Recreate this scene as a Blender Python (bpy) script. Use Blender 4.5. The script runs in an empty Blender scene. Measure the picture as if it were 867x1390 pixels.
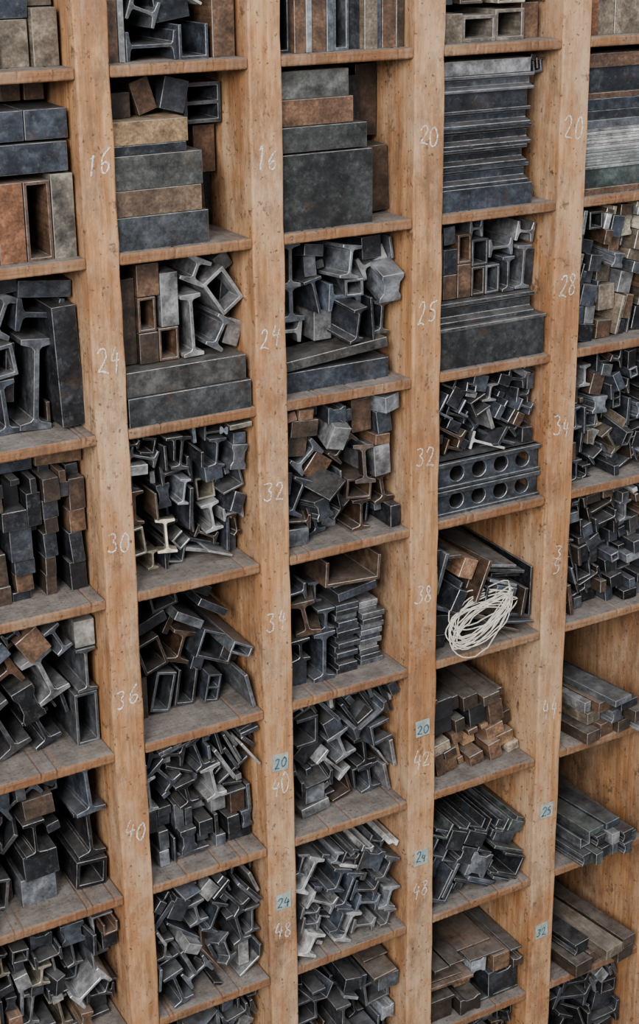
import bpy, math, random, bmesh
import numpy as np
from mathutils import Vector, Matrix
from mathutils.geometry import tessellate_polygon

PZ, DT = .1415, .029
# uprights (left, right) in metres; column c lies between UP[c+1] and UP[c+2]
UP = [(-.430,-.402),(-.286,-.257),(-.1400,-.1130),(.0010,.0295),(.1530,.1830),(.3055,.3360),(.458,.487),(.609,.638)]
def colx(c): return UP[c+1][1], UP[c+2][0]
CW = .121
DEP = .19
def Zr(r): return .07+(9-r)*PZ
FT, FB = .0045, .0045
CH = PZ-FT-FB

# ------------------------------------------------------------------ materials
def newmat(n):
    m = bpy.data.materials.new(n); m.use_nodes = True
    nt = m.node_tree; nt.nodes.clear()
    o = nt.nodes.new('ShaderNodeOutputMaterial'); b = nt.nodes.new('ShaderNodeBsdfPrincipled')
    nt.links.new(b.outputs[0], o.inputs[0])
    return m, nt, b, o
def N(nt, t, **k):
    n = nt.nodes.new(t)
    for a, v in k.items(): setattr(n, a, v)
    return n
def noise(nt, coord, scale, detail=4, rough=.6, mapscale=None, loc=(0,0,0)):
    n = N(nt, 'ShaderNodeTexNoise'); n.inputs['Scale'].default_value = scale
    n.inputs['Detail'].default_value = detail; n.inputs['Roughness'].default_value = rough
    if mapscale:
        mp = N(nt, 'ShaderNodeMapping'); mp.inputs['Scale'].default_value = mapscale
        mp.inputs['Location'].default_value = loc
        nt.links.new(coord, mp.inputs['Vector']); nt.links.new(mp.outputs[0], n.inputs['Vector'])
    else: nt.links.new(coord, n.inputs['Vector'])
    return n.outputs['Fac']
def ramp(nt, fac, stops):
    r = N(nt, 'ShaderNodeValToRGB'); e = r.color_ramp.elements
    while len(e) < len(stops): e.new(.5)
    for i, (p, c) in enumerate(stops):
        e[i].position = p; e[i].color = (c[0], c[1], c[2], 1) if hasattr(c, '__len__') else (c, c, c, 1)
    nt.links.new(fac, r.inputs[0]); return r.outputs[0]
def mix(nt, fac, a, b, mode='MIX'):
    m = N(nt, 'ShaderNodeMix', data_type='RGBA', blend_type=mode)
    for v, i in ((fac, 0), (a, 6), (b, 7)):
        if isinstance(v, bpy.types.NodeSocket): nt.links.new(v, m.inputs[i])
        elif i == 0: m.inputs[0].default_value = v
        else: m.inputs[i].default_value = (*v, 1)
    return m.outputs[2]
def mth(nt, op, a, b=0):
    m = N(nt, 'ShaderNodeMath', operation=op); m.use_clamp = False
    for v, i in ((a, 0), (b, 1)):
        if isinstance(v, bpy.types.NodeSocket): nt.links.new(v, m.inputs[i])
        else: m.inputs[i].default_value = v
    return m.outputs[0]
def upness(nt, lo=.5, hi=.95):
    g = N(nt, 'ShaderNodeNewGeometry'); s = N(nt, 'ShaderNodeSeparateXYZ')
    nt.links.new(g.outputs['Normal'], s.inputs[0])
    mr = N(nt, 'ShaderNodeMapRange'); nt.links.new(s.outputs['Z'], mr.inputs[0])
    mr.inputs[1].default_value = lo; mr.inputs[2].default_value = hi
    return mr.outputs[0]
def bump(nt, b, h, st, dist=.001):
    n = N(nt, 'ShaderNodeBump'); n.inputs['Strength'].default_value = st; n.inputs['Distance'].default_value = dist
    nt.links.new(h, n.inputs['Height']); nt.links.new(n.outputs[0], b.inputs['Normal'])

def wood_cab(name, ms, dark=1.0, dust=0.0, red=0.):
    m, nt, b, o = newmat(name)
    co = N(nt, 'ShaderNodeTexCoord').outputs['Object']
    g = noise(nt, co, 1, 6, .7, ms)
    g2 = noise(nt, co, 1, 3, .6, tuple(q*4 for q in ms), (3, 3, 3))
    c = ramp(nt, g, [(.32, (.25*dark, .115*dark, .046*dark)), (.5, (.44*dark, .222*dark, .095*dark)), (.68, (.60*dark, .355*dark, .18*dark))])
    c = mix(nt, .55, c, ramp(nt, g2, [(.3, .5), (.7, 1.4)]), 'MULTIPLY')
    big = noise(nt, co, 9, 4, .65)
    c = mix(nt, ramp(nt, big, [(.42, 0), (.64, .7)]), c, (.31*dark, .125*dark, .050*dark))
    pale = noise(nt, co, 14, 8, .78, (1, 1, .4), (3, 1, 2))
    c = mix(nt, ramp(nt, pale, [(.46, 0), (.64, .75)]), c, (.57*dark, .41*dark, .265*dark))
    st = noise(nt, co, 20, 10, .82, (1, 1, .45), (7, 3, 1))
    c = mix(nt, ramp(nt, st, [(.48, 0), (.64, .85)]), c, (.15*dark, .088*dark, .054*dark))
    sc = noise(nt, co, 1, 5, .8, (ms[0]*.5, ms[1]*.5, ms[2]*6), (11, 5, 2))
    c = mix(nt, ramp(nt, sc, [(.59, 0), (.66, .75)]), c, (.075, .042, .026))
    sp = noise(nt, co, 260, 2, .5)
    c = mix(nt, ramp(nt, sp, [(.64, 0), (.71, .75)]), c, (.05, .028, .017))
    if red: c = mix(nt, red, c, (.16, .066, .036))
    if dust:
        dn = noise(nt, co, 50, 7, .75)
        d = mth(nt, 'MULTIPLY', upness(nt, .75, .99), ramp(nt, dn, [(.3, .9), (.6, 1.0)]))
        dc = mix(nt, ramp(nt, noise(nt, co, 30, 8, .8), [(.3, 0), (.7, 1)]), (.075, .063, .055), (.275, .25, .23))
        dc = mix(nt, ramp(nt, noise(nt, co, 420, 3, .6), [(.58, 0), (.7, .8)]), dc, (.04, .031, .026))
        c = mix(nt, d, c, dc)
    nt.links.new(c, b.inputs['Base Color']); b.inputs['Roughness'].default_value = .6
    b.inputs['Specular IOR Level'].default_value = .3
    bump(nt, b, mth(nt, 'ADD', mth(nt, 'ADD', g, g2), st), .5, .0012)
    return m
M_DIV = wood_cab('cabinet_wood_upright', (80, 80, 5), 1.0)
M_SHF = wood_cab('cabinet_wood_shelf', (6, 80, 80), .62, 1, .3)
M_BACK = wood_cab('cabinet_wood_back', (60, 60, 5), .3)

def item_mat(name, metal):
    m, nt, b, o = newmat(name)
    co = N(nt, 'ShaderNodeTexCoord').outputs['Object']
    col = N(nt, 'ShaderNodeAttribute', attribute_name='Col').outputs['Color']
    n1 = noise(nt, co, 60, 8, .78)
    v = ramp(nt, n1, [(.33, .28), (.5, .9), (.68, 2.1)])
    c = mix(nt, 1.0, col, v, 'MULTIPLY')
    if metal:
        n2 = noise(nt, co, 150, 7, .8)
        c = mix(nt, ramp(nt, n2, [(.53, 0), (.70, .55)]), c, mix(nt, .45, col, (.36, .36, .365)))
        n3 = noise(nt, co, 34, 6, .75, (1, 1, 1), (5, 5, 5))
        c = mix(nt, ramp(nt, n3, [(.56, 0), (.68, .55)]), c, (.085, .048, .029))
        n4 = noise(nt, co, 22, 5, .75, (1, 1, 1), (9, 2, 5))
        c = mix(nt, ramp(nt, n4, [(.50, 0), (.66, .75)]), c, (.012, .012, .014))
        b.inputs['Metallic'].default_value = .45
        nt.links.new(ramp(nt, n1, [(.3, .28), (.7, .6)]), b.inputs['Roughness'])
        bump(nt, b, mth(nt, 'ADD', n2, n1), .3, .0006)
    else:
        g = noise(nt, co, 1, 4, .6, (420, 12, 420))
        c = mix(nt, .6, c, ramp(nt, g, [(.3, .35), (.7, 1.6)]), 'MULTIPLY')
        b.inputs['Roughness'].default_value = .55
        bump(nt, b, g, .3, .0006)
    dn = noise(nt, co, 45, 6, .75, (1, 1, 1), (2, 2, 2))
    d = mth(nt, 'MULTIPLY', upness(nt), ramp(nt, dn, [(.35, .05), (.68, .55)]))
    c = mix(nt, d, c, (.22, .205, .19))
    nt.links.new(c, b.inputs['Base Color'])
    return m
M_MET = item_mat('oxidised_type_metal', True)
M_WD = item_mat('inked_hardwood', False)
def edge_mat():
    m, nt, b, o = newmat('worn_edge')
    co = N(nt, 'ShaderNodeTexCoord').outputs['Object']
    col = N(nt, 'ShaderNodeAttribute', attribute_name='Col').outputs['Color']
    n1 = noise(nt, co, 100, 7, .75)
    c = mix(nt, ramp(nt, n1, [(.36, .08), (.62, .85)]), col, mix(nt, .55, col, (.70, .69, .67)))
    nt.links.new(c, b.inputs['Base Color']); b.inputs['Metallic'].default_value = .45
    b.inputs['Roughness'].default_value = .4
    return m
M_EDGE = edge_mat()
def chalk_mat(name, c, lo=.42, hi=.56, fade=True):
    m, nt, b, o = newmat(name)
    co = N(nt, 'ShaderNodeTexCoord').outputs['Object']
    f = ramp(nt, noise(nt, co, 900, 5, .75), [(lo, .06), (hi, .95)])
    if fade: f = mth(nt, 'MULTIPLY', f, ramp(nt, noise(nt, co, 110, 3, .6, (1, 1, 1), (4, 4, 4)), [(.36, .5), (.54, 1.0)]))
    b.inputs['Base Color'].default_value = (*c, 1); b.inputs['Roughness'].default_value = .95
    t = N(nt, 'ShaderNodeBsdfTransparent'); mx = N(nt, 'ShaderNodeMixShader')
    nt.links.new(f, mx.inputs[0]); nt.links.new(t.outputs[0], mx.inputs[1]); nt.links.new(b.outputs[0], mx.inputs[2])
    nt.links.new(mx.outputs[0], o.inputs[0])
    return m
M_CHALK = chalk_mat('white_chalk', (.92, .91, .88))
M_INK = chalk_mat('blue_ink', (.02, .10, .17), .2, .4, False)
def plain(name, c1, c2, sc, rough=.8):
    m, nt, b, o = newmat(name)
    co = N(nt, 'ShaderNodeTexCoord').outputs['Object']
    nt.links.new(mix(nt, ramp(nt, noise(nt, co, sc, 6, .75), [(.35, 0), (.65, 1)]), c1, c2), b.inputs['Base Color'])
    b.inputs['Roughness'].default_value = rough
    return m
M_PAPER = plain('aged_label_paper', (.17, .25, .26), (.46, .46, .36), 120)
M_STR = plain('cotton_string', (.42, .37, .29), (.74, .69, .58), 300)
M_FLOOR = plain('concrete_floor', (.18, .17, .16), (.30, .29, .27), 6)
M_WALL = plain('plaster_wall', (.55, .53, .49), (.65, .63, .59), 3)

# ------------------------------------------------------------------ mesh builder
class MB:
    def __init__(s, c=None):
        s.v=[]; s.f=[]; s.c=[]; s.m=[]; s.ox=0; s.sx=1
        if c is not None:
            l, r = colx(c); s.ox=l; s.sx=(r-l)/CW
    def ext(s, outer, holes, y0, y1, col, mat, M):
        if sum(outer[i][0]*outer[(i+1)%len(outer)][1]-outer[(i+1)%len(outer)][0]*outer[i][1] for i in range(len(outer))) < 0:
            outer = outer[::-1]
        loops = [outer]+holes
        base = len(s.v); allp = [p for l in loops for p in l]; n = len(allp)
        for y in (y0, y1):
            for p in allp:
                q = M @ Vector((p[0], y, p[1])); s.v.append((s.ox+(q.x-s.ox)*s.sx, q.y, q.z))
        fs = []
        if holes:
            for t in tessellate_polygon([[Vector((p[0], p[1], 0)) for p in l] for l in loops]):
                a, b, c = t
                A, B, C = allp[a], allp[b], allp[c]
                if (B[0]-A[0])*(C[1]-A[1])-(B[1]-A[1])*(C[0]-A[0]) < 0: b, c = c, b
                fs.append((a, b, c)); fs.append((c+n, b+n, a+n))
        else:
            fs.append(tuple(range(n))); fs.append(tuple(range(2*n-1, n-1, -1)))
        off = 0
        for li, l in enumerate(loops):
            k = len(l)
            ar = sum(l[i][0]*l[(i+1)%k][1]-l[(i+1)%k][0]*l[i][1] for i in range(k))
            for i in range(k):
                a, b = off+i, off+(i+1)%k
                q = (b, a, a+n, b+n)
                flip = (ar < 0) if li == 0 else (ar > 0)
                if flip: q = q[::-1]
                fs.append(q)
            off += k
        for f in fs:
            s.f.append(tuple(base+i for i in f)); s.c.append(col); s.m.append(mat)
    def build(s, name, bev=.0005, mats=None, parent=None):
        me = bpy.data.meshes.new(name); me.from_pydata(s.v, [], s.f)
        for m in (mats or [M_MET, M_WD, M_EDGE]): me.materials.append(m)
        me.polygons.foreach_set('material_index', s.m)
        at = me.color_attributes.new('Col', 'FLOAT_COLOR', 'CORNER')
        buf = []
        for p in me.polygons:
            buf.extend([*s.c[p.index], 1.0]*len(p.vertices))
        at.data.foreach_set('color', buf)
        me.update()
        ob = bpy.data.objects.new(name, me); bpy.context.collection.objects.link(ob)
        if bev:
            md = ob.modifiers.new('worn', 'BEVEL'); md.width = bev; md.segments = 1
            md.limit_method = 'ANGLE'; md.angle_limit = math.radians(35); md.use_clamp_overlap = False
            if not mats: md.material = 2
        if parent: ob.parent = parent
        return ob

# ------------------------------------------------------------------ profiles (metres)
def rect(w, h): return [(-w/2,-h/2),(w/2,-h/2),(w/2,h/2),(-w/2,h/2)]
def prof(kind, w, h, t):
    if kind == 'rect': return rect(w, h), []
    if kind == 'I':
        a = t*1.5; e = t/2; s = t*.55
        return [(-w/2,-h/2),(w/2,-h/2),(w/2,-h/2+t),(e+s,-h/2+a),(e,-h/2+a+s),(e,h/2-a-s),(e+s,h/2-a),(w/2,h/2-t),(w/2,h/2),(-w/2,h/2),
                (-w/2,h/2-t),(-e-s,h/2-a),(-e,h/2-a-s),(-e,-h/2+a+s),(-e-s,-h/2+a),(-w/2,-h/2+t)], []
    if kind == 'T':
        e = t/2; s = t*.55
        return [(-e,-h/2),(e,-h/2),(e,h/2-t-s),(e+s,h/2-t),(w/2,h/2-t),(w/2,h/2),(-w/2,h/2),(-w/2,h/2-t),(-e-s,h/2-t),(-e,h/2-t-s)], []
    if kind == 'U':
        return [(-w/2,-h/2),(w/2,-h/2),(w/2,h/2),(w/2-t,h/2),(w/2-t,-h/2+t),(-w/2+t,-h/2+t),(-w/2+t,h/2),(-w/2,h/2)], []
    if kind == 'L':
        return [(-w/2,-h/2),(w/2,-h/2),(w/2,-h/2+t),(-w/2+t,-h/2+t),(-w/2+t,h/2),(-w/2,h/2)], []
    if kind == 'groove':
        g = w*.14; q = h*.16
        return [(-w/2,-h/2),(w/2,-h/2),(w/2,-h/2+q),(w/2-g,-h/2+2*q),(w/2-g,h/2-2*q),(w/2,h/2-q),(w/2,h/2),(-w/2,h/2),
                (-w/2,h/2-q),(-w/2+g,h/2-2*q),(-w/2+g,-h/2+2*q),(-w/2,-h/2+q)], []
    if kind == 'tube': return rect(w, h), [rect(w-2*t, h-2*t)]
    if kind == 'tube2':
        hh = (h-3*t)/2
        return rect(w, h), [[(x, z+(hh+t)/2) for x, z in rect(w-2*t, hh)], [(x, z-(hh+t)/2) for x, z in rect(w-2*t, hh)]]
def rot2(p, a):
    c, s = math.cos(a), math.sin(a); return [(x*c-z*s, x*s+z*c) for x, z in p]

# ------------------------------------------------------------------ palettes (linear)
BLK=(.013,.013,.016); DRK=(.028,.031,.038); BLU=(.050,.059,.075); MID=(.12,.13,.145); LGT=(.28,.28,.285); SIL=(.52,.51,.50)
BRN=(.09,.050,.029); RST=(.16,.068,.032); WGD=(.27,.16,.08); WLT=(.20,.14,.09); DBR=(.042,.027,.018); IVY=(.33,.29,.22); PUR=(.062,.050,.068); GRN=(.075,.095,.09); GBR=(.14,.11,.08)
P_DARK=[(DRK,5,0),(BLU,6,0),(BLK,2.5,0),(MID,4.5,0),(LGT,1.8,0),(DBR,1,1),(BRN,1.2,1)]
P_BLUE=[(BLU,6,0),(DRK,4,0),(MID,5,0),(LGT,3,0),(SIL,.6,0),(BRN,.8,1)]
P_BROWN=[(DRK,4,0),(BLU,4,0),(BRN,3,1),(DBR,3,1),(MID,2,0),(RST,.6,1),(LGT,.8,0)]
P_WOOD=[(DBR,3,1),(BLK,4,1),(BRN,.6,1),(DRK,4,0)]
P_LIGHT=[(MID,3.5,0),(LGT,2,0),(GBR,4,1),(BRN,3,1),(IVY,1,1),(BLU,2.5,0),(DRK,2.5,0)]
P_WFUR=[(BRN,3,1),(WGD,3.5,1),(DBR,2.5,1),(BLK,.7,1)]
P_SIL=[(LGT,3.2,0),(SIL,1.8,0),(MID,3.5,0),(PUR,1,0),(BLU,3,0)]
K_MIX=dict(I=5,T=.8,L=.8,rect=3.2,tube=1.1,tube2=.3,U=1.2,strip=2.6,groove=1)
K_BIG=dict(I=5,T=.8,rect=3,tube=1.2,U=1,strip=1,groove=1)
K_BLK=dict(rect=6,groove=1,tube=.7,strip=1)
K_I=dict(I=6,T=1,groove=2,tube=.6,rect=1)
def wch(rng, items, ws): return rng.choices(items, ws)[0]

def raster(pts):
    xs = [p[0] for p in pts]; x0 = min(xs); x1 = max(xs); n = max(2, int(math.ceil((x1-x0)*1000)))+1
    g = x0+np.arange(n)*.001; lo = np.full(n, 9.); hi = np.full(n, -9.)
    for i in range(len(pts)):
        (ax, az), (bx, bz) = pts[i], pts[(i+1) % len(pts)]
        if ax > bx: ax, az, bx, bz = bx, bz, ax, az
        i0 = max(0, int((ax-x0)*1000)); i1 = min(n, int((bx-x0)*1000)+2)
        if bx-ax < 1e-6: zz0, zz1 = min(az, bz), max(az, bz); lo[i0:i1] = np.minimum(lo[i0:i1], zz0); hi[i0:i1] = np.maximum(hi[i0:i1], zz1); continue
        t = np.clip((g[i0:i1]-ax)/(bx-ax), 0, 1); z = az+t*(bz-az)
        lo[i0:i1] = np.minimum(lo[i0:i1], z); hi[i0:i1] = np.maximum(hi[i0:i1], z)
    return x0, n, lo, hi

def cellorg(c, r): return colx(c)[0], Zr(r)+FT

def pile(b, c, r, x0=2, x1=119, z0=0, zt=(129, 129), y0=35, ln=90, kinds=K_MIX, pal=P_DARK, size=20, ang='messy', lean=0, yaw=3, pit=3, jit=8, seed=0, maxn=150, fwd=.45, tumble=None, fill=240):
    rng = random.Random(seed*7919+c*101+r*13+5)
    if tumble is None: tumble = .22 if ang == 'messy' else 0
    ox, oz = cellorg(c, r)
    n = int(x1-x0); H = np.full(n, z0/1000.)
    NZ = 140; occ = np.zeros((n, NZ), bool); occ[:, :int(z0)] = True
    ks, kw = list(kinds), list(kinds.values())
    def mk(s, k):
        if k in ('I', 'T'): h = s*rng.uniform(1, 1.7); w = s*rng.uniform(.7, 1.0); t = max(.0018, s*.12)
        elif k == 'strip': w = s*rng.uniform(.9, 1.9); h = rng.uniform(.0018, .0042); t = .001
        elif k == 'rect': w = s*rng.uniform(.4, .9); h = s*rng.uniform(.7, 1.2); t = .001
        elif k == 'tube2': w = s*.8; h = s*1.5; t = .0018
        else: w = s*rng.uniform(.7, 1.1); h = s*rng.uniform(.7, 1.3); t = max(.0018, s*.10)
        o, hl = prof('rect' if k == 'strip' else k, w, h, t)
        return o, hl, w, h
    def angle(w, h):
        if ang == 'neat': a = rng.choice([0, 90])+rng.gauss(0, 1.5)+lean
        elif ang == 'flat': a = (90 if w < h else 0)+rng.gauss(0, 2)+lean
        elif ang == 'lean': a = rng.choice([0, 90])+rng.gauss(0, 6)+lean
        else: a = (rng.choice([0, 90])+rng.gauss(0, 12)+lean) if rng.random() < .55 else rng.uniform(-90, 90)
        return math.radians(a)
    def put(i, m, z, ro, ar, rx0, lo, hi, hol, k, back=0):
        for q in range(m):
            a = int(round((z+lo[q])*1000)); e = int(round((z+hi[q])*1000)); occ[i+q, max(0, a):max(0, e)+1] = True
        cx = ox+(x0+i)/1000.-rx0; cz = oz+z
        col, _, mt = wch(rng, pal, [p[1] for p in pal])
        if mt == 1 and k in ('I', 'T', 'L', 'U', 'tube2'): mt = 0
        v = math.exp(rng.gauss(0, .45)); col = tuple(min(.8, q*v) for q in col)
        yy = y0*(1-fwd*min(1, z*1000/125.))
        ya = (yy+rng.uniform(-.7, 1)*jit+(rng.random() < .12)*16)/1000.+back
        ya = max(.002, ya)
        L = min(DEP-.006-ya, ln/1000.*rng.uniform(.93, 1.05))
        yw = math.radians(rng.gauss(0, yaw)*.5); pt = math.radians(rng.gauss(0, pit)*.5)
        if rng.random() < tumble: yw = math.radians(rng.uniform(-30, 30)); pt = math.radians(rng.uniform(-20, 20)); L = min(L, .05); ya = max(.004, ya-.007)
        M = Matrix.Translation((cx, ya, cz)) @ Matrix.Rotation(yw, 4, 'Z') @ Matrix.Rotation(pt, 4, 'X')
        half = max(abs(p[0]) for p in ro)
        ex = cx+(-math.sin(yw))*L
        if min(cx, ex)-half < ox+.0005 or max(cx, ex)+half > ox+CW-.0005 or cz-oz-abs(math.sin(pt)*L) < max(abs(p[1]) for p in ro):
            M = Matrix.Translation((cx, ya, cz)) @ Matrix.Rotation(abs(pt)*.05, 4, 'X')
        b.ext(ro, [rot2(q, ar) for q in hol], 0, L, col, mt, M)
    fails = 0; cnt = 0
    while fails < 34 and cnt < maxn:
        k = wch(rng, ks, kw); s = size*rng.uniform(.75, 1.3)/1000
        if fails > 10: s *= .7
        if fails > 22: s *= .7
        out, hol, w, h = mk(s, k)
        best = None
        for _ in range(5):
            ar = angle(w, h); ro = rot2(out, ar); rx0, m, lo, hi = raster(ro)
            if m >= n: continue
            for _ in range(12):
                i = rng.randint(0, n-m) if rng.random() < .7 else rng.choice([0, n-m])
                z = float(np.max(H[i:i+m]-lo)); waste = float(np.mean(z+lo-H[i:i+m]))
                top = z+float(hi.max())
                lim = (zt[0]+(zt[1]-zt[0])*(i+m/2)/n)/1000.
                if top > lim: continue
                sc = waste*2.2+(z+float(lo.min()))+rng.uniform(0, .004)
                if best is None or sc < best[0]: best = (sc, i, m, z, ro, ar, rx0, lo, hi)
        if best is None: fails += 1; continue
        _, i, m, z, ro, ar, rx0, lo, hi = best
        H[i:i+m] = np.maximum(H[i:i+m], z+hi+.0002)
        put(i, m, z, ro, ar, rx0, lo, hi, hol, k); cnt += 1
    for t in range(fill):
        k = rng.choice(['rect', 'rect', 'strip', 'I', 'L', 'rect']); s = size*rng.uniform(.32, .8)/1000
        if s < .005: continue
        out, hol, w, h = mk(s, k); ar = angle(w, h); ro = rot2(out, ar); rx0, m, lo, hi = raster(ro)
        if m >= n: continue
        i = rng.randint(0, n-m); zl = float(lo.min())
        mxz = float(H[i:i+m].min())-float(hi.max())
        if mxz+zl <= z0/1000.: continue
        z = rng.uniform(z0/1000.-zl, mxz)
        ok = True
        for q in range(m):
            a = int(round((z+lo[q])*1000)); e = int(round((z+hi[q])*1000))
            if occ[i+q, max(0, a+1):max(0, e)].any(): ok = False; break
        if ok: put(i, m, z, ro, ar, rx0, lo, hi, hol, k, .010)

def item(b, c, r, kind, x, z, w, h, y0, y1, col, mt=0, a=0, t=2.5, yaw=0, pitch=0):
    """piece with its end facing forward; x,z = lower-left of its upright bounding box, mm"""
    ox, oz = cellorg(c, r)
    out, hol = prof(kind, w/1000, h/1000, t/1000)
    if a:
        out = rot2(out, math.radians(a)); hol = [rot2(q, math.radians(a)) for q in hol]
    mx = min(p[0] for p in out); mz = min(p[1] for p in out)
    M = Matrix.Translation((ox+x/1000-mx, y0/1000, oz+z/1000-mz)) @ Matrix.Rotation(math.radians(yaw), 4, 'Z') @ Matrix.Rotation(math.radians(pitch), 4, 'X')
    b.ext(out, hol, 0, (y1-y0)/1000, col, mt, M)
def xbar(b, c, r, kind, x0, x1, z0, z1, y0, y1, col, mt=0, t=3, yaw=0, roll=0):
    """bar lying across the cell (runs along X)"""
    ox, oz = cellorg(c, r)
    out, hol = prof(kind, (y1-y0)/1000, (z1-z0)/1000, t/1000)
    M = Matrix.Translation((ox+x0/1000, (y0+y1)/2000, oz+(z0+z1)/2000)) @ Matrix.Rotation(math.radians(yaw), 4, 'Z') @ Matrix.Rotation(math.radians(roll), 4, 'Y') @ Matrix.Rotation(-math.pi/2, 4, 'Z')
    b.ext(out, hol, 0, (x1-x0)/1000, col, mt, M)

def finish(b, name, bev=.0004): return b.build(name, bev)
done = set()
def cell(c, r): done.add((c, r)); return MB(c)

# ================================================================== special cells
# row 1
b = cell(0, 1)
for i, (x, w, z, h, col) in enumerate([(46,24,0,22,DBR),(71,24,0,34,GBR),(48,20,23,20,DRK),(97,20,0,42,GBR),(70,26,35,20,BLU),(97,20,43,22,(.13,.11,.085)),(2,40,0,40,BRN),(4,36,41,30,DRK),(46,24,44,26,(.12,.10,.075))]):
    item(b, 0, 1, 'rect', x, z, w, h, 22+i % 3*5, 130, col, 1 if col in (DBR, GBR, BRN) else 0)
pile(b, 0, 1, z0=72, y0=35, size=20, ang='neat', pal=P_BROWN)
finish(b, 'wood_furniture_stack')
b = cell(1, 1)
item(b,1,1,'rect',2,0,13,46,18,120,BRN,1); item(b,1,1,'rect',16,0,5,60,18,120,LGT)
item(b,1,1,'I',22,0,22,44,18,120,BLU,0,90); item(b,1,1,'U',66,0,26,26,14,120,BLU)
item(b,1,1,'rect',97,0,20,55,16,120,BRN,1); item(b,1,1,'I',24,23,20,26,22,120,MID,0,70); item(b,1,1,'rect',50,27,30,18,26,120,DRK,0,8)
pile(b,1,1,x0=22,x1=96,z0=55,y0=30,size=22,pal=P_BLUE)
xbar(b,1,1,'rect',30,95,70,72,14,70,SIL,0,roll=28)
finish(b,'metal_furniture_pile')
b = cell(2, 1)
x = 2
for w, h, col, k in [(14,70,DRK,'U'),(10,62,BRN,'rect'),(5,66,LGT,'rect'),(13,75,BRN,'rect'),(6,64,MID,'rect'),(14,60,MID,'tube'),(12,70,DRK,'rect'),(12,76,GBR,'rect'),(6,66,MID,'rect'),(13,58,BRN,'rect'),(7,62,DBR,'rect')]:
    item(b,2,1,k,x,0,w,h,8+random.Random(x).uniform(0,8),100,col,1 if col in (BRN,GBR,DBR) else 0); x += w+.4
pile(b,2,1,z0=78,y0=25,size=22,ang='neat')
finish(b,'metal_furniture_row')
b = cell(3, 1)
item(b,3,1,'rect',2,0,24,24,14,110,(.14,.11,.08),1); item(b,3,1,'tube',27,0,34,22,16,110,(.14,.12,.10),1,t=3)
item(b,3,1,'tube',62,0,30,26,18,110,(.15,.125,.10),1,t=3); item(b,3,1,'rect',93,0,18,30,24,110,BRN,1)
pile(b,3,1,z0=31,zt=(90,90),y0=22,size=20,ang='flat',pal=P_LIGHT); finish(b,'wood_furniture_stack')
b = cell(4, 1)
item(b,4,1,'rect',2,0,16,46,14,110,RST,1); item(b,4,1,'rect',19,0,18,40,16,110,GBR,1); item(b,4,1,'rect',38,0,30,44,16,110,(.14,.11,.08),1); item(b,4,1,'rect',69,0,30,40,16,110,BRN,1)
pile(b,4,1,z0=48,zt=(110,110),y0=22,size=22,ang='neat',pal=P_WFUR); finish(b,'wood_furniture_stack')
# row 2
b = cell(0, 2)
for x, w, z, h, col, k, mt in [(56,21,0,60,RST,'rect',1),(78,21,0,60,BRN,'tube',1),(100,18,0,64,(.24,.215,.175),'rect',0),(30,25,0,62,BRN,'rect',1),(2,27,0,62,DBR,'rect',1),
    (32,26,65,23,BLU,'tube',0),(59,56,66,22,BLU,'rect',0),(30,27,90,24,DRK,'rect',0),(58,24,90,22,BLU,'rect',0),(83,34,90,22,BLU,'rect',0),(2,27,66,45,DRK,'rect',0)]:
    item(b,0,2,k,x,z,w,h,12+(z>70)*2,82,col,mt)
for x,w,h in [(38,14,12),(56,18,14),(78,16,15),(97,16,13)]: item(b,0,2,'rect',x,115,w,h,50,120,BRN,1)
finish(b,'metal_furniture_stack')
b = cell(1, 2)
item(b,1,2,'rect',2,0,82,26,8,85,(.06,.065,.072)); item(b,1,2,'rect',2,26.3,77,20,9,85,(.10,.065,.042),1)
item(b,1,2,'rect',2,46.6,79,26,10,85,(.09,.092,.085)); item(b,1,2,'rect',2,73,66,7,12,85,DRK); item(b,1,2,'rect',2,80.3,68,18,12,85,(.24,.155,.08),1)
item(b,1,2,'rect',88,0,18,44,62,160,DBR,1,5); item(b,1,2,'rect',96,47,20,38,56,160,BRN,1); item(b,1,2,'tube2',84,88,34,32,46,160,(.09,.10,.115),0,0,3); item(b,1,2,'rect',107,0,12,46,74,160,DRK)
item(b,1,2,'rect',2,99,26,19,30,110,DBR,1); item(b,1,2,'rect',30,99,17,26,35,120,BRN,1,18); item(b,1,2,'rect',54,99,22,25,30,110,DRK,1,-14); item(b,1,2,'rect',72,86,14,20,62,150,DRK)
finish(b,'wood_and_metal_furniture_stack')
b = cell(2, 2)
item(b,2,2,'rect',2,0,84,62,8,100,(.040,.043,.042)); item(b,2,2,'rect',2,63.5,80,20,10,100,(.07,.073,.07)); item(b,2,2,'rect',2,84,69,21,13,100,(.13,.068,.038),1); item(b,2,2,'rect',2,105.3,66,22,15,100,(.14,.14,.13))
item(b,2,2,'rect',96,2,22,56,38,130,DBR,1,3); item(b,2,2,'rect',87,0,7,50,46,130,BLK); item(b,2,2,'rect',84,62,14,55,50,150,DRK); item(b,2,2,'rect',98,65,20,60,56,160,DBR,1)
finish(b,'wood_and_metal_furniture_stack')
b = cell(3, 2)
z = 0
for i,(h,k,col) in enumerate([(19,'rect',BLU),(17,'groove',BLU),(16,'groove',DRK),(17,'groove',DRK),(15,'groove',BLU),(14,'rect',DRK),(14,'groove',MID),(12,'rect',LGT)]):
    xbar(b,3,2,k,2,97-(i%3)*2.5+(1 if i<2 else 0),z,z+h,8+(i%2)*2,62,col,yaw=-.5+(i%3)*.5); z += h+.4
pile(b,3,2,x0=100,x1=119,y0=45,ln=90,size=15,pal=P_DARK)
finish(b,'metal_furniture_stack')
b = cell(4, 2)
z=0
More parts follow.
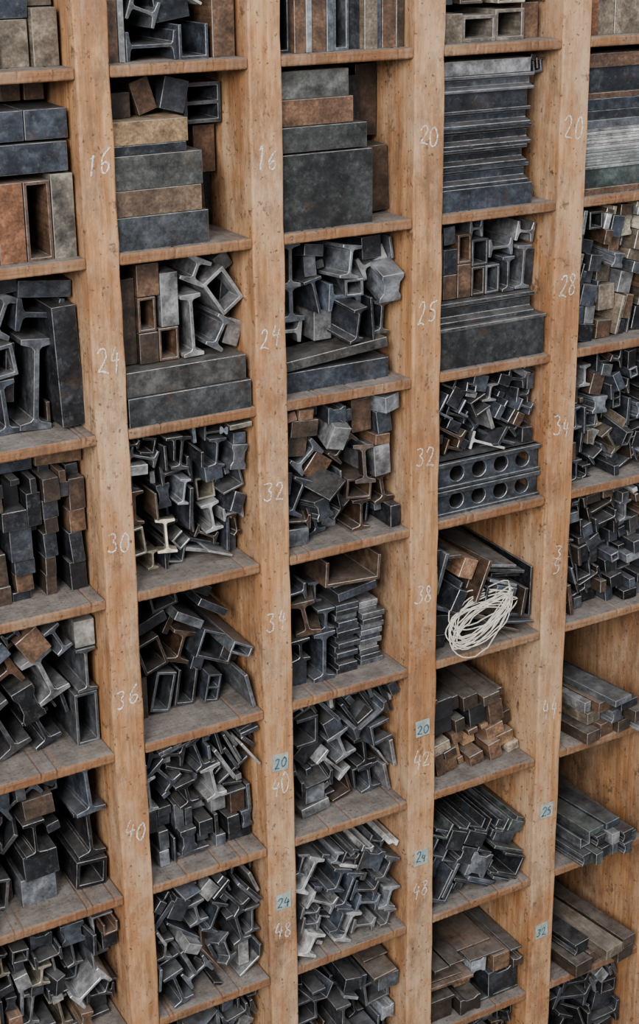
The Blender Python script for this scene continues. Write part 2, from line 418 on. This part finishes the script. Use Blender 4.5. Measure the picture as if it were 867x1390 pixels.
for h,col,mt in [(6,BRN,1),(17,GRN,0)]+[(2.6,(.28,.30,.29),0)]*6+[(2.4,(.55,.54,.52),0)]*6+[(3,LGT,0),(7,MID,0),(8,DRK,0),(10,BLU,0),(5,BRN,1),(22,DRK,0),(12,BRN,1)]:
    xbar(b,4,2,'rect',2,117,z,z+h,8+(z*7%3),70,col,mt); z+=h+.3
finish(b,'lead_strip_stack')
# row 3
b = cell(0, 3)
item(b,0,3,'rect',98,3,20,98,24,120,DRK,0,2); item(b,0,3,'I',69,0,27,74,36,130,MID,0,-5,t=4.5); item(b,0,3,'I',71,78,26,40,36,130,BLU,0,82,t=4)
item(b,0,3,'I',46,0,22,44,38,140,BLU,0,4,t=3.5); item(b,0,3,'rect',2,0,22,40,42,140,DRK); item(b,0,3,'tube',48,46,20,26,36,140,MID,0,8,3)
item(b,0,3,'rect',26,0,18,50,40,140,DRK); item(b,0,3,'I',44,76,24,34,38,140,MID,0,-24,t=3.5); item(b,0,3,'rect',95.5,0,3,20,44,130,DBR,1); item(b,0,3,'I',2,42,26,40,42,140,BLU,0,10,t=4)
item(b,0,3,'rect',98,0,20,2.6,60,140,DBR,1); item(b,0,3,'rect',74,106,44,13,32,130,BLU,0,-6); item(b,0,3,'rect',40,112,34,14,34,130,DRK,0,6)
item(b,0,3,'rect',2,86,40,24,42,130,DRK); item(b,0,3,'tube',24,54,20,28,44,130,BLU,0,-12,3); item(b,0,3,'rect',62,24,7,48,46,130,BLK,0,-5)
finish(b,'metal_furniture_pile')
b = cell(1, 3)
xbar(b,1,3,'rect',2,117,0,24,3,45,(.06,.062,.064)); xbar(b,1,3,'rect',2,114,24.6,45,5,40,(.08,.077,.073),yaw=.6)
for x,z,w,h,col,k in [(22,46,17,25,DBR,'rect'),(40,46,18,27,BRN,'tube'),(22,72,16,28,BRN,'tube'),(22,101,20,26,BRN,'rect'),(43,74,16,44,LGT,'rect')]:
    item(b,1,3,k,x,z,w,h,20,125,col,1 if col!=LGT else 0,0,2)
item(b,1,3,'I',60,46,19,52,18,125,LGT,0,2,t=3); item(b,1,3,'rect',2,46,19,70,24,125,DBR,1)
item(b,1,3,'I',62,101,24,22,22,125,LGT,0,-25,t=3); item(b,1,3,'tube',82,76,24,34,20,125,LGT,0,35,3)
item(b,1,3,'I',82,46,18,28,18,125,MID,0,-30,t=3); item(b,1,3,'rect',103,46,15,22,28,125,LGT,0,-20); item(b,1,3,'rect',100,108,14,14,35,125,MID,0,30); item(b,1,3,'rect',106,70,11,30,40,125,DRK,0,-8)
item(b,1,3,'rect',82,100,18,26,50,125,DRK)
finish(b,'metal_furniture_pile')
b = cell(2, 3)
xbar(b,2,3,'rect',2,108,0,18,18,56,BLU); xbar(b,2,3,'rect',2,106,19.5,28,16,54,(.075,.072,.068),roll=-5)
pile(b,2,3,z0=36,y0=24,fwd=.2,ln=100,size=25,kinds=K_BIG,pal=[(MID,4,0),(LGT,3.5,0),(BLU,3,0),(DRK,3,0)],seed=41)
finish(b,'metal_furniture_pile')
b = cell(3, 3)
xbar(b,3,3,'rect',2,116,0,35,7,60,(.038,.040,.043)); xbar(b,3,3,'rect',1.5,118,35.2,38,6,62,(.12,.12,.12)); xbar(b,3,3,'groove',2,108,38.5,59,12,58,(.05,.055,.06)); 
for x,z,w,h,col,k in [(16,61,14,22,BRN,'rect'),(31,61,14,30,BRN,'rect'),(46,61,14,26,DBR,'tube'),(61,61,15,26,MID,'tube'),(16,84,14,22,DRK,'rect'),(31,92,14,26,BRN,'tube'),(46,88,17,24,DRK,'tube'),(2,61,13,60,DBR,'rect')]:
    item(b,3,3,k,x,z-1,w,h,22,125,col,1 if col in (BRN,DBR) else 0,0,2)
item(b,3,3,'I',92,60,16,40,20,125,MID,0,-3,t=2.5); item(b,3,3,'I',78,60,13,32,20,125,BLU,0,0,t=2.5); item(b,3,3,'I',64,93,16,26,22,125,MID,0,90,t=2.5); item(b,3,3,'rect',108,60,10,34,30,125,BLU,0,-4); item(b,3,3,'I',92,102,18,20,22,125,LGT,0,80,t=2.5)
item(b,3,3,'rect',18,108,12,16,26,125,MID,0,5); item(b,3,3,'I',46,112,16,14,26,125,MID,0,90,t=2)
finish(b,'metal_furniture_pile')
b = cell(4, 3); pile(b,4,3,y0=18,ln=110,size=21,pal=P_LIGHT+[(IVY,1.5,1),(GBR,3,1)],kinds=K_BLK,ang='lean',lean=-12,yaw=5,seed=51); finish(b,'wood_and_metal_furniture_pile')
# row 4
b = cell(0, 4)
pile(b,0,4,zt=(112,112),y0=36,ln=110,size=20,kinds=dict(rect=1),pal=P_WOOD,ang='neat',lean=2,yaw=1,pit=1,jit=3,seed=52)
item(b,0,4,'rect',78,112,40,14,32,130,(.14,.08,.045),1,-3); item(b,0,4,'rect',40,112,36,12,34,130,BLU); finish(b,'wood_furniture_pile')
b = cell(1, 4); pile(b,1,4,y0=38,ln=115,size=17,kinds=K_MIX,pal=P_DARK+[(IVY,1.2,0),(LGT,1.5,0)],seed=43,yaw=6,pit=6,jit=10,fwd=.75,tumble=.35); finish(b,'metal_furniture_pile')
b = cell(2, 4); pile(b,2,4,y0=24,ln=120,size=23,kinds=dict(rect=6,I=4,tube=.7,groove=1),pal=P_BROWN,seed=53,yaw=6,pit=5,jit=9,tumble=.3); finish(b,'metal_furniture_pile')
b = cell(3, 4)
def rail(z0, z1):
    ox, oz = cellorg(3, 4); w=.116; h=(z1-z0)/1000
    holes=[]
    for i in range(4):
        cx=-w/2+.022+i*.0245+.003; holes.append([(cx+.0078*math.cos(k*math.tau/20), .0078*math.sin(k*math.tau/20)) for k in range(20)])
    M = Matrix.Translation((ox+.002+w/2, .012, oz+(z0+z1)/2000))
    b.ext(rect(w,h), holes, 0, .004, BLU, 0, M)
    b.ext([(x,z+h/2-.002) for x,z in rect(w+.002,.004)], [], -.004, .05, (.06,.07,.08), 0, M)
    b.ext([(x,z-h/2+.0015) for x,z in rect(w+.002,.003)], [], -.003, .05, (.06,.07,.08), 0, M)
    b.ext(rect(w,h-.008), [], .046, .05, DRK, 0, M)
rail(0, 25); rail(26, 52)
pile(b,3,4,x1=116,z0=53,y0=24,fwd=.3,ln=110,size=16,kinds=K_MIX,pal=P_BLUE+[(BRN,2,1)],seed=6,lean=-25,yaw=6); finish(b,'metal_furniture_pile')
b = cell(4, 4); pile(b,4,4,y0=20,ln=120,size=15,kinds=K_MIX,pal=P_DARK+[(GBR,2.5,1)],seed=7,yaw=6); finish(b,'metal_furniture_pile')
# row 5
b = cell(0, 5)
item(b,0,5,'tube',97,0,21,48,28,150,(.10,.11,.12),0,0,2.5); item(b,0,5,'I',100,50,18,40,26,150,MID,0,0); item(b,0,5,'rect',100,92,18,24,26,150,(.38,.37,.35))
pile(b,0,5,x1=96,y0=34,ln=125,size=27,kinds=K_I,pal=P_DARK,ang='lean',lean=30,seed=45,yaw=4,fill=140); finish(b,'metal_furniture_pile')
b = cell(1, 5)
item(b,1,5,'tube',24,0,20,38,42,180,MID,0,-14,2.5); item(b,1,5,'tube2',78,0,14,26,38,180,BLU,0,-12,2); item(b,1,5,'U',50,0,20,34,44,180,DRK,0,-10,2.5)
item(b,1,5,'rect',2,0,20,40,42,180,DBR,1); item(b,1,5,'tube',10,44,24,30,36,180,DBR,0,18,2.5); item(b,1,5,'rect',105,2,3.4,34,8,150,MID,0,14)
item(b,1,5,'I',42,42,24,30,42,180,BRN,0,-20,3); item(b,1,5,'tube',66,40,36,26,28,180,BLU,0,-24,2.2,pitch=-3); item(b,1,5,'tube',92,50,22,11,10,180,MID,0,-28,2)
item(b,1,5,'rect',46,80,30,8,28,180,MID,0,-30); item(b,1,5,'rect',14,80,30,10,42,180,DRK,0,20); item(b,1,5,'rect',72,84,32,7,32,180,BLU,0,-32); item(b,1,5,'rect',2,76,12,30,52,180,BRN,1)
item(b,1,5,'U',28,98,26,18,42,180,DRK,0,12,2.2); item(b,1,5,'rect',44,70,6,26,52,180,DBR,0,-30); item(b,1,5,'rect',60,100,34,9,46,180,DRK,0,-30); item(b,1,5,'rect',96,34,18,12,40,180,DRK,0,-24); item(b,1,5,'rect',70,28,12,12,50,180,BLU,0,-20)
finish(b,'metal_furniture_pile')
b = cell(2, 5)
rr = random.Random(3)
for k in range(13): item(b,2,5,'rect',60+rr.uniform(-1.5,1),k*5.3,22+rr.uniform(-3,2),5,24+rr.uniform(0,6),165,rr.choice([BLU,BLU,MID,DRK]),0,0)
for k in range(12): item(b,2,5,'rect',85+rr.uniform(0,2),k*5.4,22+rr.uniform(-3,2),5,26+rr.uniform(0,6),165,rr.choice([BLU,MID,MID,LGT]),0,0)
item(b,2,5,'U',40,94,56,24,12,165,(.14,.09,.06),0,-4,3)
pile(b,2,5,x1=58,y0=28,ln=130,size=25,kinds=dict(I=5,rect=1,U=1),pal=P_DARK,seed=46,zt=(110,92)); item(b,2,5,'rect',62,72,40,8,28,165,BLU,0,8)
item(b,2,5,'rect',60,84,30,7,34,165,LGT,0,6); finish(b,'metal_furniture_pile')
b = cell(3, 5)
pile(b,3,5,y0=12,fwd=0,ln=165,size=24,kinds=dict(strip=7,L=1,rect=3),pal=[(DRK,4,0),(BLU,2,0),(DBR,3,1),(BRN,1.5,1),(MID,2,0)],ang='lean',lean=-16,zt=(112,66),seed=54,yaw=3,pit=2,jit=12)
finish(b,'long_reglet_pile')
b = cell(4, 5); pile(b,4,5,y0=20,ln=130,size=15.5,kinds=dict(rect=5,I=3,tube=.6,strip=1),pal=P_DARK,ang='lean',lean=12,seed=11); finish(b,'metal_furniture_pile')
# row 6
b = cell(0, 6); pile(b,0,6,y0=34,ln=140,size=27,kinds=dict(I=4,rect=3.5,tube=1.5,U=1,groove=1),pal=P_DARK,seed=55,yaw=5,tumble=.25,fill=140); finish(b,'metal_furniture_pile')
b = cell(1, 6)
pile(b,1,6,y0=28,fwd=.1,ln=140,size=18,kinds=dict(rect=6,groove=1,strip=1),pal=P_DARK,ang='neat',lean=2,zt=(58,58),seed=13,yaw=2)
pile(b,1,6,z0=59,y0=26,fwd=.6,ln=140,size=19,kinds=dict(strip=6,I=3,tube=.6),pal=P_BLUE+[(SIL,1,0)],seed=14,lean=20,yaw=5); finish(b,'metal_furniture_pile')
b = cell(2, 6); pile(b,2,6,y0=30,ln=140,size=25,kinds=dict(I=5,strip=5,rect=1.5,U=1,L=1),pal=P_BLUE,seed=49,yaw=5,lean=20); finish(b,'metal_furniture_pile')
b = cell(3, 6)
pile(b,3,6,y0=26,fwd=0,ln=155,size=19,kinds=dict(rect=1),pal=[(WGD,4,1),(BRN,2,1),(GBR,2,1),(DBR,1,1)],ang='neat',lean=12,zt=(40,40),seed=16,yaw=1,pit=1)
pile(b,3,6,x1=98,z0=42,y0=22,fwd=0,ln=158,size=22,kinds=dict(rect=1),pal=[(DBR,3,1),(BLK,1.5,1),(BRN,2,1)],ang='neat',lean=8,zt=(92,76),seed=17,yaw=1,pit=1); finish(b,'wood_furniture_pile')
def skew(c, r, lst, yaw):
    rng = random.Random(c*31+r)
    for k, x, z, w, h, col in lst:
        mt = 1 if (k == 'rect' and col in (DBR, BRN, GBR, WGD)) else 0
        item(b, c, r, k, x, z, w, h, rng.uniform(-16, 8), 160, col, mt, 0, 2, yaw+rng.uniform(-1.2, 1.2))
b = cell(4, 6)
skew(4,6,[('rect',30,0,18,13,DBR),('rect',51,0,19,15,BRN),('rect',73,0,17,13,DBR),('groove',93,0,17,14,LGT),('rect',38,15.5,19,13,GBR),('groove',61,15.5,18,14,MID),('rect',83,15.5,21,13,DBR),
    ('rect',46,30,20,12,BRN),('rect',69,30,24,9,DRK),('rect',34,30,9,12,LGT),('rect',54,42.5,24,7,MID)], 8)
finish(b,'long_reglet_pile')
# row 7
b = cell(0, 7); pile(b,0,7,y0=24,ln=150,size=18,pal=P_LIGHT+P_DARK,seed=19,yaw=5,zt=(116,116)); finish(b,'metal_furniture_pile')
b = cell(1, 7); pile(b,1,7,y0=16,ln=160,size=20,kinds=dict(strip=4,I=5,rect=2,T=1),pal=P_BLUE,seed=20,lean=35,yaw=4,zt=(124,124)); finish(b,'metal_furniture_pile')
b = cell(2, 7); pile(b,2,7,y0=7,fwd=0,ln=172,size=20,kinds=dict(I=8,strip=1,groove=1),pal=P_SIL,ang='lean',lean=-24,seed=50,yaw=1,pit=1,zt=(118,98),jit=5); finish(b,'metal_furniture_pile')
b = cell(3, 7); pile(b,3,7,y0=10,fwd=0,ln=170,size=22,kinds=dict(U=1.5,strip=4,groove=2,L=2,rect=2),pal=[(DRK,3,0),(BLU,3,0),(GRN,2,0),(MID,2.5,0)],ang='neat',lean=-28,seed=22,yaw=.5,pit=.5,zt=(96,72),jit=4); finish(b,'long_reglet_pile')
b = cell(4, 7)
skew(4,7,[('groove',28,0,12,13,BLU),('rect',42,0,10,13,GRN),('groove',54,0,13,12,DRK),('rect',69,0,8,14,MID),('groove',79,0,13,13,BLU),('rect',94,0,15,12,GRN),
    ('U',32,14.5,15,12,MID),('groove',49,14.5,14,12,DRK),('rect',65,14.5,11,13,LGT),('groove',78,14.5,16,12,DRK),('rect',40,28,22,7,GRN),('rect',64,28,20,8,BLU)], 7)
finish(b,'long_reglet_pile')
# row 8
b = cell(2, 8); pile(b,2,8,y0=12,ln=170,size=22,pal=P_DARK,seed=24,yaw=3,zt=(105,95)); finish(b,'metal_furniture_pile')
b = cell(3, 8); pile(b,3,8,y0=10,fwd=0,ln=170,size=24,kinds=dict(rect=3,groove=2,strip=2),pal=[(DBR,3,1),(BRN,2,1),(DRK,2,0),(MID,1,0)],ang='flat',seed=25,yaw=.5,pit=.5,zt=(66,56)); finish(b,'long_reglet_pile')
b = cell(4, 8)
skew(4,8,[('rect',28,0,24,16,DBR),('rect',55,0,25,14,BRN),('rect',83,0,24,15,DBR),('groove',36,16.5,22,14,DRK),('rect',61,16.5,25,12,GBR),('rect',89,16.5,18,12,DBR)], 7)
finish(b,'long_reglet_pile')
for c in range(-1, 6):
    for r in range(0, 10):
        if (c, r) in done: continue
        b = MB(c); pile(b,c,r,y0=30,ln=60+r*12,size=24,pal=P_DARK,seed=31,zt=(118,118),fill=0); finish(b,'metal_furniture_pile')

# ================================================================== cabinet
cab = bpy.data.objects.new('type_furniture_cabinet', None); bpy.context.collection.objects.link(cab)
XL, XR = UP[0][0], UP[-1][1]
ZT, ZB = Zr(-1)+.012, 0.0
def board(name, x0, x1, y0, y1, z0, z1, mat, bev=.0022, wob=0, axis=2, seed=0):
    rng = random.Random(seed); n = 60 if wob else 1
    b = MB(); vs = []; fs = []
    for i in range(n+1):
        t = i/n; o = [rng.uniform(-wob, wob) for _ in range(4)]
        if axis == 2:
            z = z0+(z1-z0)*t; vs += [(x0+o[0], y0+abs(o[1]), z), (x1+o[2], y0+abs(o[3]), z), (x1, y1, z), (x0, y1, z)]
        else:
            x = x0+(x1-x0)*t; chip = .0018*(rng.random() < .05)
            vs += [(x, y0+abs(o[0]), z0), (x, y0+abs(o[1])+chip, z1+o[2]*.15-chip*.5), (x, y1, z1), (x, y1, z0)]
    for i in range(n):
        a = i*4
        for k in range(4): fs.append((a+k, a+(k+1) % 4, a+4+(k+1) % 4, a+4+k))
    fs.append((3,2,1,0)); a=n*4; fs.append((a,a+1,a+2,a+3))
    b.v=vs; b.f=fs; b.c=[(1,1,1)]*len(fs); b.m=[0]*len(fs)
    ob = b.build(name, None, [mat], cab)
    bm = bmesh.new(); bm.from_mesh(ob.data); bmesh.ops.recalc_face_normals(bm, faces=bm.faces); bm.to_mesh(ob.data); bm.free()
    md = ob.modifiers.new('round', 'BEVEL'); md.width=bev; md.segments=3; md.limit_method='ANGLE'; md.angle_limit=math.radians(50)
    return ob
for k, (a, e) in enumerate(UP): board('upright_%d' % (k+1), a, e, 0, DEP, ZB, ZT, M_DIV, .0018, .0006, 2, k)
n = 0
for c in range(-1, 6):
    for r in range(-1, 10):
        n += 1; l, rr = colx(c)
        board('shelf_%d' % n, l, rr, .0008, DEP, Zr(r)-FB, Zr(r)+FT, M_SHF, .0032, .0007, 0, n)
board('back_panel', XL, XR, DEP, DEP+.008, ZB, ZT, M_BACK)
board('top_board', XL-.01, XR+.01, -.005, DEP+.008, ZT, ZT+.02, M_SHF)
board('plinth', XL+DT, XR-DT, .004, .018, 0, Zr(9)-FB, M_DIV)

# ------------------------------------------------------------------ chalk numbers
DG = {
 '0': [[(.5,1),(.15,.8),(.08,.4),(.3,.02),(.7,.05),(.92,.45),(.8,.85),(.5,1)]],
 '1': [[(.35,.8),(.55,1),(.5,.5),(.45,0)]],
 '2': [[(.1,.78),(.35,1),(.75,.93),(.8,.65),(.45,.3),(.05,.03),(.35,.1),(.95,0)]],
 '3': [[(.1,.95),(.6,1),(.8,.8),(.4,.56),(.8,.42),(.75,.1),(.4,-.02),(.05,.12)]],
 '4': [[(.45,1),(.05,.4),(.9,.45)],[(.75,.75),(.6,-.1)]],
 '5': [[(.85,1),(.3,.95),(.2,.58),(.6,.6),(.85,.35),(.6,.03),(.1,.05)]],
 '6': [[(.7,1),(.3,.75),(.1,.35),(.3,.02),(.7,.05),(.8,.35),(.5,.5),(.15,.3)]],
 '8': [[(.75,.85),(.45,1),(.2,.8),(.45,.55),(.8,.3),(.6,.02),(.2,.05),(.15,.3),(.5,.55),(.78,.8)]],
}
def smooth(pl):
    for _ in range(2):
        q=[pl[0]]
        for a,c in zip(pl,pl[1:]): q += [(a[0]*.75+c[0]*.25,a[1]*.75+c[1]*.25),(a[0]*.25+c[0]*.75,a[1]*.25+c[1]*.75)]
        pl = q+[pl[-1]]
    return pl
def writing(name, txt, cx, cz, h, w, y, mat, lw, parent, seed, stack=False):
    rng = random.Random(seed); vs=[]; fs=[]
    nx = len(txt)
    for i, ch in enumerate(txt):
        dh = h*rng.uniform(.85,1.2); dw = w*rng.uniform(.85,1.1); sl=rng.uniform(.02,.3)
        if stack: x0=cx-dw/2; z0=cz+(0 if i==0 else -h*1.15)
        else: x0=cx+(i-nx/2)*w*1.12; z0=cz-h/2+rng.uniform(-.12,.12)*h
        for st in DG[ch]:
            pl=[(p[0]+rng.uniform(-.07,.07),p[1]+rng.uniform(-.04,.04)) for p in st]
            pl=[(x0+(p[0]+sl*p[1]+rng.uniform(-.03,.03))*dw, z0+p[1]*dh) for p in smooth(pl)]
            m=len(pl); base=len(vs)
            for k in range(m):
                a=pl[max(0,k-1)]; c=pl[min(m-1,k+1)]; dx,dz=c[0]-a[0],c[1]-a[1]; L=math.hypot(dx,dz) or 1
                ww=lw*rng.uniform(.6,1.25)/2
                vs.append((pl[k][0]-dz/L*ww,y,pl[k][1]+dx/L*ww)); vs.append((pl[k][0]+dz/L*ww,y,pl[k][1]-dx/L*ww))
            for k in range(m-1): fs.append((base+2*k,base+2*k+1,base+2*k+3,base+2*k+2))
    me=bpy.data.meshes.new(name); me.from_pydata(vs,[],fs); me.materials.append(mat)
    ob=bpy.data.objects.new(name,me); bpy.context.collection.objects.link(ob); ob.parent=parent
def zfrac(r, f): return Zr(r)-f*PZ
marks = {
 0: [('16',1,.46),('24',2,.54),('30',3,.62),('36',4,.61),('40',5,.53)],
 1: [('16',1,.52),('24',2,.55),('32',3,.51),('34',4,.38),('L20',5,.36),('40',5,.53),('L24',6,.40),('48',6,.62)],
 2: [('20',1,.48),('25',2,.56),('32',3,.49),('38',4,.44),('L20',5,.43),('42',5,.67),('L24',6,.44),('48',6,.69)],
 3: [('20',1,.53),('28',2,.52),('34',3,.49),('S35',4,.44),('44',5,.59),('L25',6,.42),('L32',7,.45)]}
n=0
for d, lst in marks.items():
    for t, r, f in lst:
        n+=1; cx=(UP[d+2][0]+UP[d+2][1])/2; cz=zfrac(r,f)
        if t[0]=='L':
            b=MB(); b.ext([(x,z) for x,z in rect(.0155,.0165)],[],-.0006,.0002,(1,1,1),0,Matrix.Translation((cx,0,cz))@Matrix.Rotation(math.radians((n*37%7)-3),4,'Y'))
            b.build('paper_label_%d'%n,None,[M_PAPER],cab)
            writing('label_number_%d'%n,t[1:],cx-.0003,cz,.010,.0058,-.0009,M_INK,.0013,cab,n)
        elif t[0]=='S': writing('chalk_number_%d'%n,t[1:],cx,cz,.014,.009,-.0005,M_CHALK,.0012,cab,n,True)
        else: writing('chalk_number_%d'%n,t,cx-.0005,cz,.0175,.0095,-.0005,M_CHALK,.0014,cab,n)

# ------------------------------------------------------------------ string coil
ox, oz = cellorg(3,5)
cu=bpy.data.curves.new('string_coil','CURVE'); cu.dimensions='3D'; cu.bevel_depth=.0006; cu.bevel_resolution=2; cu.materials.append(M_STR)
rng=random.Random(4)
sp=cu.splines.new('POLY'); pts=[]
for k in range(15):
    ra=.042*rng.uniform(.8,1.06); rb=.015*rng.uniform(.35,1.35); off=rng.gauss(0,.0034); tl=.24+rng.gauss(0,.16); oxx=rng.gauss(0,.0035)
    for i in range(28):
        a=i/28*math.tau
        x=ra*math.cos(a)+oxx; q=rb*math.sin(a)*(1-.35*math.cos(a))
        x2=x*math.cos(tl)-q*math.sin(tl); z2=x*math.sin(tl)+q*math.cos(tl)
        pts.append((ox+.053+x2, .003-abs(rng.gauss(0,.0008))+z2*.45+off*.5, oz+.034+z2*.95+off*.6))
sp.points.add(len(pts)-1)
for p,q in zip(sp.points,pts): p.co=(*q,1)
so=bpy.data.objects.new('string_coil',cu); bpy.context.collection.objects.link(so)

# ------------------------------------------------------------------ room
def slab(name, lo, hi, mat):
    b=MB(); b.ext([(lo[0],lo[2]),(hi[0],lo[2]),(hi[0],hi[2]),(lo[0],hi[2])],[],lo[1],hi[1],(1,1,1),0,Matrix.Identity(4)); b.build(name,None,[mat])
slab('floor',(-3,-3.5,-.05),(3,DEP+.02,0),M_FLOOR)
slab('wall_back',(-3,DEP+.02,0),(3,DEP+.12,2.6),M_WALL)

# ------------------------------------------------------------------ light
w=bpy.data.worlds.new('World'); bpy.context.scene.world=w; w.use_nodes=True
bg=w.node_tree.nodes['Background']; bg.inputs[0].default_value=(.86,.91,1,1); bg.inputs[1].default_value=.52
def area(name, loc, tgt, size, e, col):
    l=bpy.data.lights.new(name,'AREA'); l.shape='RECTANGLE'; l.size=size[0]; l.size_y=size[1]; l.energy=e; l.color=col
    o=bpy.data.objects.new(name,l); bpy.context.collection.objects.link(o); o.location=loc
    o.rotation_euler=(Vector(tgt)-Vector(loc)).to_track_quat('-Z','Y').to_euler()
area('window_light',(-1.8,-1.9,2.2),(.05,0,.80),(1.1,1.4),122,(1,.98,.955))
area('overhead_area',(.6,-1.2,2.7),(.1,0,.8),(1.2,.5),24,(.97,.98,1))  # weaker area lamp above and in front, aimed at the shelves

# ------------------------------------------------------------------ camera (from the vanishing points of shelves and uprights)
pp = (452., 560.); Hv=(4286.,-158.); Vv=(505.,6900.)
F = math.sqrt(-((Hv[0]-pp[0])*(Vv[0]-pp[0])+(Hv[1]-pp[1])*(Vv[1]-pp[1])))
Xd=Vector((Hv[0]-pp[0],Hv[1]-pp[1],F)).normalized()
Dn=Vector((Vv[0]-pp[0],Vv[1]-pp[1],F)).normalized()
Yd=Dn.cross(Xd).normalized()
if Yd.z<0: Yd=-Yd
def w3(i): return Vector((Xd[i],Yd[i],-Dn[i]))
R=Matrix((w3(0),-w3(1),-w3(2))).transposed()
s=1.272; pc=Vector(((348-pp[0])/F*s,(560-pp[1])/F*s,s))
pos=Vector((0,0,Zr(3)))-(w3(0)*pc.x+w3(1)*pc.y+w3(2)*pc.z)
cam=bpy.data.cameras.new('camera'); co=bpy.data.objects.new('camera',cam); bpy.context.collection.objects.link(co)
co.matrix_world=Matrix.Translation(pos)@R.to_4x4()
cam.sensor_fit='VERTICAL'; cam.sensor_height=36; cam.sensor_width=36; cam.lens=36*F/1390
cam.shift_x=-(pp[0]-433.5)/1390; cam.shift_y=-(695-pp[1])/1390; cam.clip_start=.01
bpy.context.scene.camera=co
